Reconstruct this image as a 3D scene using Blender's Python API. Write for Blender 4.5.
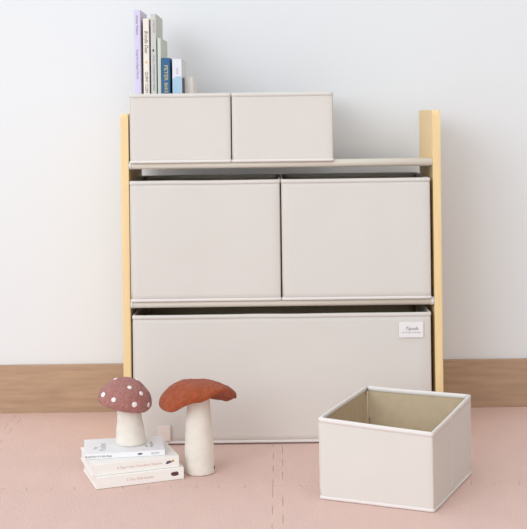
import bpy, bmesh, math, random
from mathutils import Vector, Matrix, noise
PI = math.pi
S = bpy.context.scene
C = S.collection
for o in list(bpy.data.objects): bpy.data.objects.remove(o)

# ------------------------------------------------------------------ camera
cd = bpy.data.cameras.new('camera'); cam = bpy.data.objects.new('camera', cd); C.objects.link(cam)
cd.sensor_fit = 'HORIZONTAL'; cd.sensor_width = 36.0
cd.lens = 1160/527*36
cd.shift_x = -16.5/527; cd.shift_y = -149.5/527
cam.matrix_world = Matrix.Translation((0, -2.9, 0.82)) @ Matrix.Rotation(PI/2, 4, 'X') @ Matrix.Rotation(-0.0125, 4, 'Z')
S.camera = cam
# ------------------------------------------------------------------ light
S.view_settings.view_transform = 'Standard'; S.view_settings.look = 'None'
S.view_settings.gamma = 1.0; S.view_settings.use_curve_mapping = False
S.view_settings.exposure = 0.03
w = bpy.data.worlds.new('room_light'); S.world = w; w.use_nodes = True
bg = w.node_tree.nodes['Background']
# soft room light: bright cool side towards the windows on the left, dim warm side on the right
nt = w.node_tree
tc = nt.nodes.new('ShaderNodeTexCoord'); dt = nt.nodes.new('ShaderNodeVectorMath'); dt.operation = 'DOT_PRODUCT'
dt.inputs[1].default_value = (-0.62, -0.58, 0.53)
rp = nt.nodes.new('ShaderNodeValToRGB'); mr = nt.nodes.new('ShaderNodeMapRange')
mr.inputs['From Min'].default_value = -1; mr.inputs['From Max'].default_value = 1
nt.links.new(tc.outputs['Generated'], dt.inputs[0]); nt.links.new(dt.outputs['Value'], mr.inputs['Value'])
nt.links.new(mr.outputs[0], rp.inputs[0]); nt.links.new(rp.outputs[0], bg.inputs[0])
rp.color_ramp.elements[0].position = .30; rp.color_ramp.elements[0].color = (.27, .18, .10, 1)
rp.color_ramp.elements[1].position = .80; rp.color_ramp.elements[1].color = (1.07, 1.10, 1.17, 1)
bg.inputs[1].default_value = 1.0
def area(name, loc, target, sx, sy, power, col):
    l = bpy.data.lights.new(name, 'AREA'); l.shape = 'RECTANGLE'; l.size = sx; l.size_y = sy
    l.energy = power; l.color = col
    o = bpy.data.objects.new(name, l); C.objects.link(o); o.location = loc
    o.rotation_euler = (Vector(target)-Vector(loc)).to_track_quat('-Z', 'Y').to_euler()
area('window_daylight', (-2.7, -4.3, 2.3), (0.1, 0.1, 0.5), 3.2, 2.6, 92, (0.84, 0.93, 1.0))

# ------------------------------------------------------------------ materials
def s2l(c): return tuple(((x/255)/12.92 if x/255 <= .04045 else ((x/255+.055)/1.055)**2.4) for x in c)
def mat(name, rgb, rough=.8, bump=0, bscale=200, var=0, vscale=8, sheen=0, spec=.3, stretch=(1,1,1), kind='noise', bdist=.002, bump2=0, b2scale=6):
    m = bpy.data.materials.new(name); m.use_nodes = True
    nt = m.node_tree; b = nt.nodes['Principled BSDF']
    col = s2l(rgb)
    b.inputs['Base Color'].default_value = (*col, 1); b.inputs['Roughness'].default_value = rough
    b.inputs['Specular IOR Level'].default_value = spec
    if sheen: b.inputs['Sheen Weight'].default_value = sheen; b.inputs['Sheen Roughness'].default_value = .6
    tc = nt.nodes.new('ShaderNodeTexCoord'); mp = nt.nodes.new('ShaderNodeMapping')
    mp.inputs['Scale'].default_value = stretch
    nt.links.new(tc.outputs['Object'], mp.inputs[0])
    if var:
        n = nt.nodes.new('ShaderNodeTexNoise'); n.inputs['Scale'].default_value = vscale; n.inputs['Detail'].default_value = 6
        nt.links.new(mp.outputs[0], n.inputs['Vector'])
        r = nt.nodes.new('ShaderNodeValToRGB')
        r.color_ramp.elements[0].position = .3; r.color_ramp.elements[1].position = .7
        r.color_ramp.elements[0].color = (*[c*(1-var) for c in col], 1)
        r.color_ramp.elements[1].color = (*[min(1, c*(1+var)) for c in col], 1)
        nt.links.new(n.outputs['Fac'], r.inputs[0]); nt.links.new(r.outputs[0], b.inputs['Base Color'])
    last = None
    if bump:
        if kind == 'noise':
            t = nt.nodes.new('ShaderNodeTexNoise'); t.inputs['Detail'].default_value = 4; out = t.outputs['Fac']
        else:
            t = nt.nodes.new('ShaderNodeTexVoronoi'); out = t.outputs['Distance']
        t.inputs['Scale'].default_value = bscale
        nt.links.new(mp.outputs[0], t.inputs['Vector'])
        bp = nt.nodes.new('ShaderNodeBump'); bp.inputs['Strength'].default_value = bump; bp.inputs['Distance'].default_value = bdist
        nt.links.new(out, bp.inputs['Height']); last = bp
    if bump2:
        t2 = nt.nodes.new('ShaderNodeTexNoise'); t2.inputs['Scale'].default_value = b2scale; t2.inputs['Detail'].default_value = 3
        t2.inputs['Distortion'].default_value = .8
        nt.links.new(tc.outputs['Object'], t2.inputs['Vector'])
        b2 = nt.nodes.new('ShaderNodeBump'); b2.inputs['Strength'].default_value = bump2; b2.inputs['Distance'].default_value = .01
        nt.links.new(t2.outputs['Fac'], b2.inputs['Height'])
        if last: nt.links.new(last.outputs[0], b2.inputs['Normal'])
        last = b2
    if last: nt.links.new(last.outputs[0], b.inputs['Normal'])
    return m

M = {}
M['wall'] = mat('painted_wall', (232,233,233), .9, .1, 90, bdist=.001)
M['floor'] = mat('pale_floor', (205,185,168), .6, .05, 60, var=.06, stretch=(1,8,1))
M['base'] = mat('oak_skirting', (180,150,122), .42, .15, 60, var=.12, vscale=9, stretch=(1,9,11), spec=.45, bdist=.001)
M['foam'] = mat('pink_foam', (222,191,179), .75, .55, 380, var=.02, vscale=20, kind='vor', bdist=.0012, stretch=(1,.5,1))
M['canvas'] = mat('cream_canvas', (221,215,207), .88, .22, 900, var=.012, vscale=5, bdist=.0005, bump2=.12, b2scale=5, sheen=.1, spec=.15)
M['inside_shade'] = mat('shaded_canvas_inside', (196,178,148), .9, .3, 500, var=.05, vscale=60, bdist=.0008, spec=.1)  # box insides: shade and warm bounce put into a darker beige
M['binding'] = mat('white_binding', (231,225,219), .85, .2, 700, bdist=.0005, spec=.15)
M['seam'] = mat('beige_seam', (214,196,170), .9, spec=.1)
M['ply'] = mat('birch_wood', (242,212,158), .5, .08, 60, var=.045, vscale=10, stretch=(14,14,1), spec=.35, bdist=.0005)
M['cream_metal'] = mat('cream_rail', (222,214,200), .45, .05, 40, bdist=.0003, spec=.4)
M['cap'] = mat('white_plastic', (222,222,224), .5)
M['stem'] = mat('white_felt', (232,225,212), .95, .6, 160, var=.035, vscale=60, sheen=.4, spec=.05, bdist=.002)
M['rust'] = mat('rust_felt', (164,79,44), .95, 1, 220, var=.16, vscale=90, sheen=.15, spec=.05, bdist=.005, bump2=.5, b2scale=55)
M['mauve'] = mat('mauve_felt', (176,120,112), .95, 1, 260, var=.15, vscale=110, sheen=.15, spec=.05, bdist=.005, bump2=.4, b2scale=70)
M['spot'] = mat('white_felt_spot', (242,232,226), .95, .5, 200, sheen=.3, spec=.05)
M['paper'] = mat('paper', (238,234,226), .85, .3, 900, stretch=(1,.05,.05), bdist=.0004)
M['card'] = mat('white_card', (240,236,234), .6)
M['tab'] = mat('white_tab', (238,224,216), .85)
def flat(name, rgb, rough=.55): 
    if name not in M: M[name] = mat(name, rgb, rough, .03, 300, spec=.3, bdist=.0003)
    return M[name]

# ------------------------------------------------------------------ helpers
def newbm(): return bmesh.new()
def link(name, bm, m, parent=None, smooth=False, mats=None):
    me = bpy.data.meshes.new(name)
    bmesh.ops.recalc_face_normals(bm, faces=bm.faces)
    bm.to_mesh(me); bm.free()
    for x in (mats or [m]): me.materials.append(x)
    if smooth:
        for p in me.polygons: p.use_smooth = True
    o = bpy.data.objects.new(name, me); C.objects.link(o)
    if parent: o.parent = parent
    return o
def thing(name, label, cat, loc=(0,0,0), rot=None, group=None):
    o = bpy.data.objects.new(name, None); C.objects.link(o); o.empty_display_size = .05
    o.location = loc
    if rot is not None: o.rotation_euler = rot
    tag(o, label, cat, group); return o
def tag(o, label, cat, group=None):
    o['label'] = label; o['category'] = cat
    if group: o['group'] = group
    return o
def box(bm, x0, x1, y0, y1, z0, z1, bev=0, seg=2):
    vs = [bm.verts.new((x, y, z)) for x in (x0, x1) for y in (y0, y1) for z in (z0, z1)]
    fs = [bm.faces.new([vs[i] for i in q]) for q in ((0,1,3,2),(4,6,7,5),(0,4,5,1),(2,3,7,6),(0,2,6,4),(1,5,7,3))]
    if bev:
        es = list({e for f in fs for e in f.edges})
        bmesh.ops.bevel(bm, geom=es, offset=bev, segments=seg, profile=.5, affect='EDGES')
    return bm
def cyl_x(bm, x0, x1, y, z, r, n=24):
    rings = []
    for x, rr in ((x0, r*.85), (x0+.001, r), (x1-.001, r), (x1, r*.85)):
        rings.append([bm.verts.new((x, y+rr*math.cos(2*PI*i/n), z+rr*math.sin(2*PI*i/n))) for i in range(n)])
    loft(bm, rings, True, True)
def loft(bm, rings, cap0=False, cap1=False, mi=None):
    n = len(rings[0])
    for k in range(len(rings)-1):
        for i in range(n):
            j = (i+1) % n
            f = bm.faces.new((rings[k][i], rings[k][j], rings[k+1][j], rings[k+1][i]))
            if mi: f.material_index = mi[k]
    if cap0:
        f = bm.faces.new(rings[0][::-1])
        if mi: f.material_index = mi[0]
    if cap1:
        f = bm.faces.new(rings[-1])
        if mi: f.material_index = mi[-1]
def text(body, size, m, parent, basis, name='lettering', shear=0, depth=.0002, sx=1.0, align='LEFT'):
    """basis: 4x4 matrix placing text (x right, y up, z out)"""
    cu = bpy.data.curves.new('t', 'FONT'); cu.body = body; cu.size = size; cu.extrude = depth; cu.shear = shear
    cu.align_x = align; cu.align_y = 'CENTER'; cu.resolution_u = 3
    t = bpy.data.objects.new('t', cu); C.objects.link(t)
    bpy.context.view_layer.update()
    me = bpy.data.meshes.new_from_object(t.evaluated_get(bpy.context.evaluated_depsgraph_get()))
    bpy.data.objects.remove(t)
    me.transform(basis @ Matrix.Diagonal((sx, 1, 1, 1)))
    me.materials.clear(); me.materials.append(m); me.name = name
    o = bpy.data.objects.new(name, me); C.objects.link(o)
    if parent: o.parent = parent
    return o
def basis(origin, ex, ey):
    ex = Vector(ex).normalized(); ey = Vector(ey).normalized(); ez = ex.cross(ey)
    m = Matrix((ex, ey, ez)).transposed().to_4x4(); m.translation = Vector(origin); return m

# ------------------------------------------------------------------ the room
def structure(name, bm, m):
    o = link(name, bm, m); o['kind'] = 'structure'; return o
structure('floor', box(newbm(), -3.4, 2.6, -2.2, .42, -.06, -.0105), M['floor'])
structure('wall_back', box(newbm(), -3.4, 2.6, .34, .44, -.0105, 2.9), M['wall'])
structure('baseboard_back', box(newbm(), -3.4, 2.6, .327, .34, -.0105, .1325, .0015), M['base'])

# ------------------------------------------------------------------ foam floor tiles
XS = [-1.454, -.740, -.026, .688, 1.402]; YF, YS, YB = -1.059, -.345, .3262
def teeth(a, b, horizontal, fixed, n=6, dep=.022, flare=.004):
    """jigsaw line from a to b; goes + on odd teeth"""
    pts = []; L = (b-a); mg = .09*L
    st = (L-2*mg)/(2*n-1)
    for k in range(n):
        s0 = a+mg+2*k*st; s1 = s0+st
        e = flare if L > 0 else -flare
        pts += [(s0, 0), (s0-e, dep), (s1+e, dep), (s1, 0)]
    pts = [(a, 0)] + pts + [(b, 0)]
    return [((s, fixed+d) if horizontal else (fixed+d, s)) for s, d in pts]
def tile(x0, x1, y0, y1, jag):
    L_, R_, B_, T_ = jag
    P = []
    P += teeth(x0, x1, True, y0) if B_ else [(x0, y0), (x1, y0)]
    P += teeth(y0, y1, False, x1) if R_ else [(x1, y0), (x1, y1)]
    P += list(reversed(teeth(x0, x1, True, y1))) if T_ else [(x1, y1), (x0, y1)]
    P += list(reversed(teeth(y0, y1, False, x0))) if L_ else [(x0, y1), (x0, y0)]
    Q = []
    for p in P:
        if not Q or (Vector(p)-Vector(Q[-1])).length > 1e-6: Q.append(p)
    if (Vector(Q[0])-Vector(Q[-1])).length < 1e-6: Q.pop()
    return Q
def inset(Q, d):
    n = len(Q); out = []
    for i in range(n):
        a, b, c = Vector(Q[i-1]), Vector(Q[i]), Vector(Q[(i+1) % n])
        u = (b-a).normalized(); v = (c-b).normalized()
        nu = Vector((-u.y, u.x)); nv = Vector((-v.y, v.x))
        k = nu+nv; den = 1+nu.dot(nv)
        out.append(b + k*(d/max(den, .3)))
    return out
tlabels = {(0,1): 'pink foam floor tile at the far left edge, against the oak skirting',
           (1,1): 'pink foam floor tile beneath the left half of the rack and the book pile',
           (2,1): 'pink foam floor tile beneath the right half of the rack and the open box',
           (1,0): 'pink foam floor tile along the bottom left of the picture, in front of the books',
           (2,0): 'pink foam floor tile along the bottom right of the picture, under the open box front corner'}
for (i, j), lab in tlabels.items():
    x0, x1 = XS[i], XS[i+1]; y0, y1 = (YF, YS) if j == 0 else (YS, YB)
    Q = tile(x0, x1, y0, y1, (True, True, True, j == 0))
    bm = newbm()
    rings = [[bm.verts.new((p.x, p.y, z)) for p in inset(Q, d)] for d, z in ((.0002, -.0104), (.0002, -.0008), (.0007, 0))]
    loft(bm, rings, True, True)
    o = link('foam_floor_tile', bm, M['foam']); tag(o, lab, 'floor tile', 'pink foam floor tiles')

# ------------------------------------------------------------------ fabric boxes
def perim(cs, r, m):
    """closed loop through 4 corners (Vectors xyz) with rounded corners, m points per side"""
    out = []; nrm = []
    cen = sum(cs, Vector())/4
    for i in range(4):
        a, b = cs[i], cs[(i+1) % 4]
        L = (b-a).length; u = (b-a)/L
        n = Vector((u.y, -u.x, 0)).normalized()
        pa, pb = a+u*r, b-u*r
        for k in range(m+1):
            out.append(pa.lerp(pb, k/m)); nrm.append(n)
        # corner midpoint
        c2 = cs[(i+2) % 4]; u2 = (c2-b).normalized(); n2 = Vector((u2.y, -u2.x, 0)).normalized()
        nn = (n+n2).normalized()
        out.append(b - nn*(r*.45)); nrm.append(nn)
    return out, nrm
def fabric_box(root, bot, top, seed=0, rim_mat='canvas', bulge=.002, t=.0035, lid=False, folds=True, pipe=.0036, dip=.0):
    """bot/top: four corners (ccw seen from above, starting front-left) in root space"""
    B = [Vector(p) for p in bot]; T = [Vector(p) for p in top]
    m = 22; r = .003; NZ = 16
    def ring(f, inward, wob=1.0, out=0):
        cs = [B[i].lerp(T[i], f) for i in range(4)]
        P, N = perim(cs, r, m)
        res = []
        for k, (p, n) in enumerate(zip(P, N)):
            s = (k % (m+2))/(m+1)
            edge = math.sin(PI*min(1, s*1.0)) if s < 1 else 0
            q = p*7 + Vector((seed*3.1, seed*1.7, 0))
            d = bulge*wob*edge*(noise.noise(q) + .35*noise.noise(q*2.7) + .25)
            zz = -dip*edge**1.5*f + .0012*edge*noise.noise(p*9+Vector((seed, 0, 5)))*f
            pp = p - n*inward + n*(d+out)
            pp.z += zz
            res.append(pp)
        return res
    bm = newbm()
    rings = []; mi = []
    for k in range(NZ+1):
        rings.append([bm.verts.new(p) for p in ring(k/NZ, 0)]); mi.append(0)
    for k in range(NZ, -1, -1):
        rr = ring(max(k/NZ, .02), t); 
        rings.append([bm.verts.new(p) for p in rr]); mi.append(1)
    loft(bm, rings, True, True, mi)
    # smooth only
    body = link('fabric_shell', bm, None, root, True, [M['canvas'], M['inside_shade']])
    for p in body.data.polygons:
        if len(p.vertices) > 4: p.use_smooth = False
    H = (T[0]-B[0]).length
    # rim binding
    bm = newbm(); rr = []
    f9 = 1-.0088/H
    for f, inn, out, dz in ((f9, 0, .0004, 0), (f9, 0, .0015, .0004), (1, 0, .0016, -.0006), (1, t*.5, 0, .0012), (1, t, -.0016, -.0006), (f9, t, -.0015, .0004), (f9, t, -.0004, 0)):
        rr.append([bm.verts.new(p+Vector((0, 0, dz))) for p in ring(f, inn, 1, out)])
    loft(bm, rr)
    link('rim_binding', bm, M[rim_mat], root, True)
    # base piping: a rolled cord round the foot
    bm = newbm(); rr = []
    base = ring(0, 0, 1, 0); P, N = perim(B, r, m)
    for a in range(9):
        th = 2*PI*a/8
        row = []
        for k, p in enumerate(base):
            wv = .0011*noise.noise(p*22+Vector((0, 0, seed)))
            row.append(bm.verts.new(p + N[k]*(pipe*.5*math.cos(th)+pipe*.12+wv) + Vector((0, 0, pipe*(1.02+math.sin(th))))))
        rr.append(row)
    loft(bm, rr[:-1]+[rr[0]])
    link('base_piping', bm, M['binding'], root, True)
    # seams
    for i in range(4):
        b0, t0 = B[i], T[i]
        cen = sum(B, Vector())/4
        prev = (B[i-1]-b0).normalized(); nxt = (B[(i+1) % 4]-b0).normalized()
        o_ = -(prev+nxt).normalized()
        bm = newbm(); rings = []
        for k in range(9):
            p = b0.lerp(t0, .03+.93*k/8) - o_*.0016 - prev*0 + nxt*(.0024 if i == 1 else 0)
            rings.append([bm.verts.new(p+Vector((math.cos(a)*.0017, math.sin(a)*.0017, 0))) for a in [2*PI*q/8 for q in range(8)]])
        loft(bm, rings, True, True)
        link('corner_seam', bm, M['seam' if i == 1 else 'canvas'], root, True)
        # matching inside seam
        bm = newbm(); rings = []
        for k in range(5):
            p = b0.lerp(t0, .04+.9*k/4) - o_*(t*1.41+.0030)
            rings.append([bm.verts.new(p+Vector((math.cos(a)*.0022, math.sin(a)*.0022, 0))) for a in [2*PI*q/8 for q in range(8)]])
        loft(bm, rings, True, True)
        link('inner_seam', bm, M['seam'], root, True)
    if folds:
        for i in (1, 3):
            a = B[i].lerp(B[(i+1) % 4], .47); b = T[i].lerp(T[(i+1) % 4], .47)
            u = (B[(i+1) % 4]-B[i]).normalized(); n = Vector((u.y, -u.x, 0))
            bm = newbm(); rings = []
            for k in range(17):
                p = a.lerp(b, .05+.9*k/16)
                q = p*7 + Vector((seed*3.1, seed*1.7, 0))
                d = bulge*(noise.noise(q) + .35*noise.noise(q*2.7) + .25)
                p = p + n*(d+.0001)
                rings.append([bm.verts.new(p+u*.0012*math.cos(g)+n*.0006*math.sin(g)) for g in [2*PI*q_/6 for q_ in range(6)]])
            loft(bm, rings, True, True)
            link('fold_seam', bm, M['binding'], root, True)
    if lid:
        bm = newbm()
        cs = [p for p in T]; P, N = perim(cs, r, m)
        zs = (-.0025, .0008)
        rings = [[bm.verts.new(p - n*.001 + Vector((0, 0, z))) for p, n in zip(P, N)] for z in zs]
        loft(bm, rings, True, True)
        link('lid', bm, M['canvas'], root)
    return body
def shelf_box(x0, x1, y0, y1, z0, z1, label, group, seed, name='fabric_storage_box', **kw):
    root = thing(name, label, 'storage box', ((x0+x1)/2, (y0+y1)/2, z0), group=group)
    hx, hy, h = (x1-x0)/2, (y1-y0)/2, z1-z0
    b = [(-hx, -hy, 0), (hx, -hy, 0), (hx, hy, 0), (-hx, hy, 0)]
    tt = [(x, y, h) for x, y, _ in b]
    fabric_box(root, b, tt, seed, **kw)
    return root

# ------------------------------------------------------------------ storage rack
rack = thing('storage_rack', 'open three-tier rack with pale birch side boards, holding the cream fabric boxes', 'shelf', (0, .14, 0))
def board(x0, x1):
    """side panel outline in y-z with rounded top corners"""
    y0, y1, z1, r = -.14, .14, .828, .012
    P = [(y0, .0005), (y1, .0005)]
    for k in range(7): a = PI/2*k/6; P.append((y1-r+r*math.cos(a), z1-r+r*math.sin(a)))
    for k in range(7): a = PI/2+PI/2*k/6; P.append((y0+r+r*math.cos(a), z1-r+r*math.sin(a)))
    bm = newbm()
    A = [bm.verts.new((x0, y, z)) for y, z in P]; Bq = [bm.verts.new((x1, y, z)) for y, z in P]
    loft(bm, [A, Bq], True, True)
    es = [e for e in bm.edges if abs(e.verts[0].co.x-e.verts[1].co.x) < 1e-6]
    bmesh.ops.bevel(bm, geom=es, offset=.003, segments=3, profile=.5, affect='EDGES')
    return bm
link('side_panel', board(-.3995, -.380), M['ply'], rack)
link('side_panel', board(.3805, .4005), M['ply'], rack)
for zc, nm in ((.698, 0), (.350, 1)):
    bm = newbm(); box(bm, -.3795, .380, -.128, .128, zc-.0045, zc-.0008, .001); sh = link('shelf_panel', bm, M['cream_metal'], rack)
    bm = newbm(); cyl_x(bm, -.3785, .3803, -.130, zc, .0098); rl = link('front_rail', bm, M['cream_metal'], rack, True)
    for xa, xb in (((-.3797, -.372), (.3725, .3803)) if nm else ((-.3797, -.372),)):
        bm = newbm(); cyl_x(bm, xa, xb, -.130, zc, .0106); link('rail_cap', bm, M['cap'], rl, True)
    bm = newbm(); cyl_x(bm, -.3785, .379, .128, zc-.0085, .0085); link('rear_rail', bm, M['cream_metal'], rack, True)
bm = newbm(); box(bm, -.3795, .380, .132, .138, .02, .345, .001); link('added_light_block', bm, M['cream_metal'], rack)  # added unseen panel, keeps light from behind out of the bottom tier

# boxes on the rack
G3 = 'small cream fabric boxes'; G2 = 'middle shelf fabric boxes'
shelf_box(-.3745, -.1235, -.008, .262, .7035, .876, 'small cream fabric box on the top shelf with books standing on it', G3, 1, lid=True, bulge=.0018)
shelf_box(-.1195, .1315, -.008, .262, .7035, .876, 'small cream fabric box on the top shelf next to the bare shelf space', G3, 2, bulge=.0018)
shelf_box(-.3765, -.0035, -.006, .255, .3575, .6585, 'cream fabric box filling the left half of the middle shelf', G2, 3, bulge=.0028)
shelf_box(.0015, .3715, -.006, .255, .3575, .6585, 'cream fabric box filling the right half of the middle shelf', G2, 5, bulge=.0028)
big = shelf_box(-.3735, .3695, -.006, .255, .003, .323, 'long cream fabric box across the bottom tier with a small white label', None, 7, bulge=.0022, folds=False)
# its label card and pull tab
def loc(o, x, y, z): return (x-o.location.x, y-o.location.y, z-o.location.z)
lx, ly, lz = loc(big, .3203, -.0095, .281)
bm = newbm(); box(bm, lx-.0305, lx+.0305, ly-.0006, ly+.0012, lz-.0195, lz+.0195, .0004, 1)
cd_ = link('label_card', bm, M['card'], big)
text('Tipods', .0118, flat('grey_ink', (128,120,120)), cd_, basis((lx+.001, ly-.0008, lz+.003), (1,0,0), (0,0,1)), shear=.25, align='CENTER')
text('soft storage for little things', .0042, flat('pale_ink', (170,160,158)), cd_, basis((lx, ly-.0008, lz-.0065), (1,0,0), (0,0,1)), align='CENTER')
tx, ty, tz = loc(big, -.2988, -.0105, .031)
bm = newbm(); box(bm, tx-.0165, tx+.0165, ty-.0022, ty+.0018, tz-.019, tz+.019, .0012)
tb = link('pull_tab', bm, M['tab'], big)
bm = newbm(); box(bm, tx-.0178, tx-.0150, ty-.0028, ty+.0018, tz-.0192, tz+.0192, .0006); link('tab_edge', bm, M['binding'], tb)

# open box on the floor
root = thing('fabric_storage_box', 'empty open-topped cream fabric box standing on the pink floor tiles', 'storage box', (.25, -.35, .0005), group=G3)
bt = [(.0755,-.426), (.3052,-.521), (.4232,-.2700), (.1935,-.1777)]
tp = [(.0743,-.424,.1725), (.3035,-.529,.1655), (.4265,-.255,.176), (.1945,-.160,.1775)]
fabric_box(root, [(x-.25, y+.35, 0) for x, y in bt], [(x-.25, y+.35, z) for x, y, z in tp], 11, rim_mat='binding', bulge=.0022, dip=.0008, pipe=.0038)

# ------------------------------------------------------------------ books
def book(name, label, t, d, h, loc, rot, cover, group, hard=.0016, spine_bits=None, rnd=.002):
    """x thickness 0..t, y spine(0)..d, z 0..h"""
    r = thing(name, label, 'book', loc, rot, group)
    bm = newbm()
    prof = []
    n = 5
    # outer u-profile from fore edge, round the spine, back
    outer = [(0, d)] + [(rnd-rnd*math.cos(a), rnd-rnd*math.sin(a)) for a in [PI/2*k/n for k in range(n+1)]]
    outer += [(t-rnd+rnd*math.sin(a), rnd-rnd*math.cos(a)) for a in [PI/2*k/n for k in range(n+1)]] + [(t, d)]
    c = hard; ri = max(rnd-c, .0002)
    inner = [(t-c, d)] + [(t-c-ri+ri*math.cos(a), c+ri-ri*math.sin(a)) for a in [PI/2*k/n for k in range(n+1)]]
    inner += [(c+ri-ri*math.sin(a), c+ri-ri*math.cos(a)) for a in [PI/2*k/n for k in range(n+1)]] + [(c, d)]
    P = outer+inner
    A = [bm.verts.new((x, y, 0)) for x, y in P]; Bq = [bm.verts.new((x, y, h)) for x, y in P]
    loft(bm, [A, Bq])
    k = len(outer)
    for ring in (A, Bq):
        for i in range(k-1):
            j = len(P)-1-i
            bm.faces.new((ring[i], ring[i+1], ring[j-1], ring[j]))
    cv = link('cover', bm, cover, r)
    bm = newbm(); box(bm, c, t-c, c+.0002, d-.003, .002, h-.002)
    link('page_block', bm, M['paper'], r)
    return r, cv
BT = 'books standing on the top left box'; BP = 'books piled on the floor'
BZ = .8772; Y0 = .07
def spine_text(cv, body, size, m, t, ztop, fit=None, shear=0, off=0):
    o = text(body, size, m, cv, basis((t/2+off, -.0002, ztop), (0,0,-1), (1,0,0)), shear=shear)
    if fit:
        L = ztop-min(v.co.z for v in o.data.vertices); k = fit/L
        for v in o.data.vertices: v.co.z = ztop-(ztop-v.co.z)*k
    return o
def K(Y): return (2.9+Y)/1160          # metres per pixel at a depth
def stand(xl, xr, top, d, y, rgb, label, rough=.5, lean=0):
    k = K(y); X = (xl-280+1.0)*k; t = (xr-xl)*k
    h = .82 + (115-top+ (280-xl)*.0125)*k - BZ
    return book('book', label, t, d, h, (X, y, BZ), (0, lean, 0), flat('cover_%d_%d_%d' % rgb, rgb, rough), BT)
ink = flat('dark_ink', (66,60,60)); soft = flat('soft_ink', (128,120,140))
r, cv = stand(133.8, 140.6, 10, .15, Y0, (216,208,232), 'tall slim lavender book, first from the left on the top box')
spine_text(cv, 'Amber Mallow', .0085, soft, .017, .203); spine_text(cv, 'Songs for a Paper World', .0075, soft, .017, .115)
r, cv = stand(143.0, 149.0, 18.5, .15, Y0, (240,231,218), 'cream book with handwritten title and an orange dot on its spine')
spine_text(cv, 'Brindle Dear', .0125, ink, .0155, .163, fit=.060, shear=.3); spine_text(cv, 'QUINT CLEM', .0105, ink, .0155, .058, fit=.054)
bm = newbm(); bmesh.ops.create_circle(bm, cap_ends=True, segments=20, radius=.0027, matrix=Matrix.Translation((.0078, -.0003, .082)) @ Matrix.Rotation(PI/2, 4, 'X'))
link('spine_emblem', bm, flat('orange_dot', (236,178,84)), cv)
r, cv = stand(150.6, 156.2, 14, .165, Y0, (206,205,198), 'tall grey-green book with a tiny dark bird mark on its spine')
spine_text(cv, 'A FIELD OF', .0065, flat('rose_ink', (160,128,128)), .014, .19, off=.001); spine_text(cv, 'SMALL WONDERS AND WEEDS', .0065, soft, .014, .10)
bm = newbm(); bmesh.ops.create_icosphere(bm, subdivisions=2, radius=.0022, matrix=Matrix.Translation((.0065, -.0002, .112)) @ Matrix.Diagonal((1, .1, 1.6, 1)))
link('spine_emblem', bm, ink, cv)
bm = newbm(); t_ = 5.6*K(Y0)
vs = [(.01, .135), (.165, .150), (.165, .144), (.01, .131)]
a = [bm.verts.new((t_+.0003, y, z)) for y, z in vs]; b_ = [bm.verts.new((t_-.0002, y, z)) for y, z in vs]
loft(bm, [a, b_], True, True); link('cover_stripe', bm, flat('grey_ink', (110,100,100)), cv)
r, cv = stand(157.2, 160.9, 38, .165, Y0, (206,214,200), 'thin pale green book beside the navy book')
r, cv = stand(161.2, 169.6, 58, .13, Y0-.01, (54,98,140), 'short navy blue book with gold capital letters on its spine')
gold = flat('gold_ink', (216,200,110), .4)
spine_text(cv, 'PETER', .0135, gold, .0215, .074, fit=.040); spine_text(cv, 'BAKE', .0130, gold, .0215, .029, fit=.026)
r, cv = stand(171.8, 181.4, 59, .13, Y0-.01, (228,226,230), 'white book with a pale blue wavy lower half on its spine')
spine_text(cv, 'TOYS', .0065, soft, .0245, .067)
bm = newbm()
T6 = 9.6*K(Y0-.01); pr = [(.0003, .0005), (T6-.0003, .0005)] + [(T6-.0003-(T6-.0006)*k/16, .0405+.0045*math.sin(.5+PI*k/16)) for k in range(17)]
a = [bm.verts.new((x, -.0003, z)) for x, z in pr]; b_ = [bm.verts.new((x, .0012, z)) for x, z in pr]
loft(bm, [a, b_], True, True); link('blue_wave', bm, flat('pale_blue', (170,198,214)), cv)
# dark-backed thin booklet and faint cream booklet
r, cv = stand(182.0, 183.2, 78, .11, Y0, (92,98,108), 'very thin dark grey booklet between white-and-blue book and cream one')
r, cv = stand(183.8, 192.2, 77, .12, Y0+.03, (240,233,226), 'low pale cream book, last on the right of the top box row')

# lying pile
def lie(fl, fr, z, t, d, rgb, label):
    a = Vector(fl); b = Vector(fr); u = b-a; ang = math.atan2(u.y, u.x)
    R = Matrix.Rotation(ang, 4, 'Z') @ Matrix(((0,0,-1,0),(0,1,0,0),(1,0,0,0),(0,0,0,1)))
    return book('book', label, t, d, u.length, (b.x, b.y, z), R.to_euler(), flat('cover_%d_%d_%d' % rgb, rgb, .5), BP, rnd=.0012), u.length
(r, cv), L = lie((-.4147,-.3476), (-.2275,-.2780), .0006, .0262, .152, (246,243,236), 'thick white book, bottom of the floor pile, dark shell picture on its spine')
pink_ink = flat('pink_ink', (220,190,176))
spine_text(cv, 'A Tiny Wild Garden', .0075, pink_ink, .026, L*.66)
def blob(cv, x, z, rx, rz, m, seed, nm='spine_picture'):
    bm = newbm(); bmesh.ops.create_uvsphere(bm, u_segments=24, v_segments=12, radius=1)
    for v in bm.verts:
        k = 1+.22*noise.noise(v.co*1.6+Vector((seed, 0, 0)))
        v.co = Vector((x+v.co.x*rx*k, v.co.y*.0005, z+v.co.z*rz*k))
    return link(nm, bm, m, cv, True)
blob(cv, .0135, .021, .0052, .0092, flat('shell_brown', (92,62,62)), 3)
(r, cv), L = lie((-.4238,-.3421), (-.2385,-.2755), .0272, .0254, .148, (246,243,236), 'thick white book, middle of the floor pile, with a small flower picture')
spine_text(cv, 'A Day in the Woodland Shadow', .0078, pink_ink, .0254, L*.72)
blob(cv, .0135, .023, .0030, .0062, flat('flower_grey', (104,104,122)), 5); blob(cv, .0150, .014, .0026, .0030, flat('flower_gold', (190,160,84)), 8); blob(cv, .0110, .027, .0018, .0040, flat('shell_brown', (92,62,62)), 9)
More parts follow.
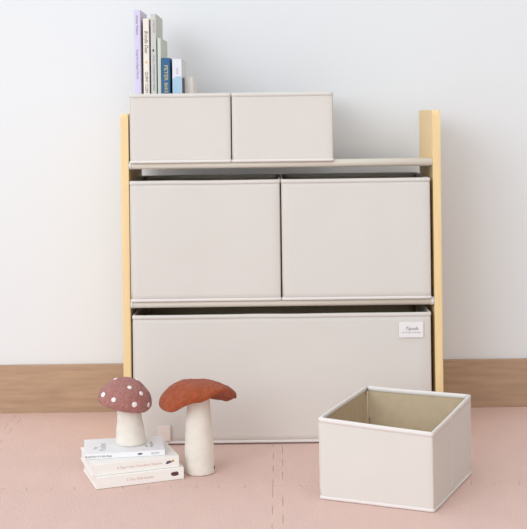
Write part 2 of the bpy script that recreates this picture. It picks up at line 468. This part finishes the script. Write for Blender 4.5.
(r, cv), L = lie((-.4485,-.3025), (-.2700,-.2730), .0530, .0118, .122, (240,240,240), 'thin white book on top of the floor pile, under the spotted mushroom')
spine_text(cv, 'Butterflies & Little Bugs', .0062, flat('title_ink', (140,134,130)), .0118, L*.985); spine_text(cv, 'BLOOM', .0052, flat('title_ink', (120,114,112)), .0118, L*.17)
blob(cv, .0062, L*.31, .0022, .0060, flat('flower_grey', (104,104,122)), 2)
# cover lettering (reads up the page)
gi = flat('cover_ink', (172,170,170))
for (body, size, zz, yy) in (('Tiny', .0115, L*.86, .035), ('Pocket', .0215, L*.765, .022), ('Meadow', .0125, L*.155, .030), ('guide', .009, L*.225, .032)):
    text(body, size, gi, cv, basis((.01195, yy, zz), (0,1,0), (0,0,1)), depth=.0001)

# ------------------------------------------------------------------ felt mushrooms
def stem(root, prof, cx0, cx1, seed):
    bm = newbm(); n = 40; rings = []
    H = prof[-1][1]
    for rr, z in prof:
        ox = cx0+(cx1-cx0)*(z/H)
        ring = []
        for i in range(n):
            a = 2*PI*i/n
            p = Vector((math.cos(a), math.sin(a), z*18))
            k = 1+.035*noise.noise(p*1.3+Vector((seed, 0, 0)))
            ring.append(bm.verts.new((ox+rr*k*math.cos(a), rr*k*math.sin(a), z)))
        rings.append(ring)
    loft(bm, rings, True, True)
    return link('mushroom_stem', bm, M['stem'], root, True)
# spotted one, on the book pile
m1 = thing('felt_mushroom', 'felt mushroom with mauve pink cap and white spots standing on the small book pile', 'decoration', (-.3545, -.2150, .0650), group='felt mushrooms')
def smooth_prof(pts, n=30):
    out = []
    for k in range(n+1):
        z = pts[0][1]+(pts[-1][1]-pts[0][1])*k/n
        for (r0, z0), (r1, z1) in zip(pts, pts[1:]):
            if z0 <= z <= z1+1e-9:
                f = (z-z0)/(z1-z0); f = f*f*(3-2*f) if True else f
                out.append((r0+(r1-r0)*f, z)); break
    return out
def foot(pr): # rounded foot
    r0 = pr[0][0]; return [(r0*.9, 0), (r0*.975, .0012), (r0*1.0, .004)] + [(r, z) for r, z in pr if z > .005]
stem(m1, foot(smooth_prof([(.0345, 0), (.0325, .03), (.028, .06), (.0255, .1)])), 0, -.004, 2)
CAPM = Matrix.Translation((-.0105, 0, .0985)) @ Matrix.Rotation(math.radians(13), 4, 'Y') @ Matrix.Rotation(math.radians(3), 4, 'X')
CR, CH = .0622, .0515
def cap1(rn, a, off=0):
    """top surface of the spotted cap; rn 0..1"""
    x = math.sin(rn*PI/2); z = math.cos(rn*PI/2)
    x = x**1.04
    lump = 1+.05*noise.noise(Vector((math.cos(a)*x, math.sin(a)*x, z))*1.7+Vector((4, 0, 0)))
    sq = 1+.05*math.cos(a-PI)
    R = CR*x*lump*sq
    return Vector((R*math.cos(a), R*math.sin(a), CH*(z**1.12 if z > 0 else 0)*lump))
bm = newbm(); n = 64; rings = []
for k in range(1, 25):
    rn = k/24
    rings.append([bm.verts.new(CAPM @ (cap1(rn, 2*PI*i/n)*(1+.012*noise.noise(cap1(rn, 2*PI*i/n)*90)))) for i in range(n)])
for f, z in ((.995, -.004), (.965, -.0075), (.9, -.009), (.75, -.0065), (.5, -.002), (.25, .001)):
    rings.append([bm.verts.new(CAPM @ (Vector((cap1(1, 2*PI*i/n).x*f, cap1(1, 2*PI*i/n).y*f, z+.0008*noise.noise(Vector((math.cos(i)*f*3, f*9, 0))))))) for i in range(n)])
top = bm.verts.new(CAPM @ cap1(0, 0))
for i in range(n): bm.faces.new((top, rings[0][i], rings[0][(i+1) % n]))
loft(bm, rings, False, True)
cap = link('mushroom_cap', bm, M['mauve'], m1, True)
SPOTS = [(.80,-2.52),(.80,-1.97),(.36,-1.42),(.53,-.72),(.82,-1.12),(.36,3.0),(.22,.8),(.88,-.36),(.75,2.3),(.6,1.2),(.85,.6),(.86,1.6)]
for rn, a in SPOTS:
    p = cap1(rn, a); du = cap1(rn+.02, a)-cap1(rn-.02, a); dv = cap1(rn, a+.05)-cap1(rn, a-.05)
    nn = du.cross(dv).normalized()
    if nn.dot(p) < 0: nn = -nn
    q = nn.to_track_quat('Z', 'X').to_matrix().to_4x4()
    bm = newbm(); bmesh.ops.create_uvsphere(bm, u_segments=16, v_segments=8, radius=1)
    sd = random.Random(int(rn*100+a*10)).uniform(.9, 1.12)
    for v in bm.verts: v.co = Vector((v.co.x*.0056*sd, v.co.y*.0060*sd, v.co.z*.0016))
    bm.transform(CAPM @ Matrix.Translation(p*1.005) @ q)
    link('spot', bm, M['spot'], cap, True)

# tall rust one, on the floor
m2 = thing('felt_mushroom', 'tall felt mushroom with rust orange cap and cream stem standing on the floor', 'decoration', (-.1945, -.2300, .0004), group='felt mushrooms')
stem(m2, foot(smooth_prof([(.0345, 0), (.0335, .05), (.0300, .11), (.0265, .16), (.0255, .188)], 40)), 0, -.002, 7)
RIM = {0: .168, 45: .149, 90: .152, 135: .162, 180: .153, 225: .149, 270: .175, 315: .196, 360: .168}
def rim(deg):
    deg %= 360; a = int(deg//45)*45; f = (deg-a)/45; f = f*f*(3-2*f); return RIM[a]*(1-f)+RIM[a+45]*f
def thk(deg): return .016-.008*max(0, math.cos(math.radians(deg-315)))**2
def cap2(rn, deg, layer):
    a = math.radians(deg); rz = rim(deg)
    wob = 1+.04*noise.noise(Vector((math.cos(a), math.sin(a), 3))*1.5)
    rr = rn*wob
    x = -.0045 + .0895*rr*math.cos(a); y = .071*rr*math.sin(a)
    x -= .002*math.sin(a)
    if layer == 0:
        z = .2115 + (rz+thk(deg)-.2115)*rn**3.0
        z += .0025*noise.noise(Vector((x, y, 0))*28)*(1-rn*.5)
    else:
        zi = .186
        z = zi + (rz-zi)*rn**1.6
        z = min(z, .2115 + (rz+thk(deg)-.2115)*rn**3.0 - .006)
    return Vector((x, y, z))
bm = newbm(); n = 80; rings = []
for k in range(1, 23):
    rn = k/22*.975
    rings.append([bm.verts.new(cap2(rn, 360*i/n, 0)) for i in range(n)])
for s in (.15, .5, .85):
    rr_ = 1.0 if s == .5 else .994
    rings.append([bm.verts.new(cap2(rr_, 360*i/n, 0).lerp(cap2(rr_, 360*i/n, 1), s)) for i in range(n)])
for k in range(12, 1, -1):
    rings.append([bm.verts.new(cap2(k/12*.975, 360*i/n, 1)) for i in range(n)])
top = bm.verts.new(cap2(0, 0, 0))
for i in range(n): bm.faces.new((top, rings[0][i], rings[0][(i+1) % n]))
loft(bm, rings, False, True)
for v in bm.verts:
    v.co += Vector((0, 0, .0012))*noise.noise(v.co*95) + v.co.normalized()*0
link('mushroom_cap', bm, M['rust'], m2, True)
bm = newbm(); bmesh.ops.create_uvsphere(bm, u_segments=12, v_segments=6, radius=1)
for v in bm.verts: v.co = Vector((.0335+v.co.x*.0012, -.006+v.co.y*.003, .012+v.co.z*.005))
link('stem_mark', bm, flat('shell_brown', (92,62,62)), m2, True)
bpy.context.view_layer.update()
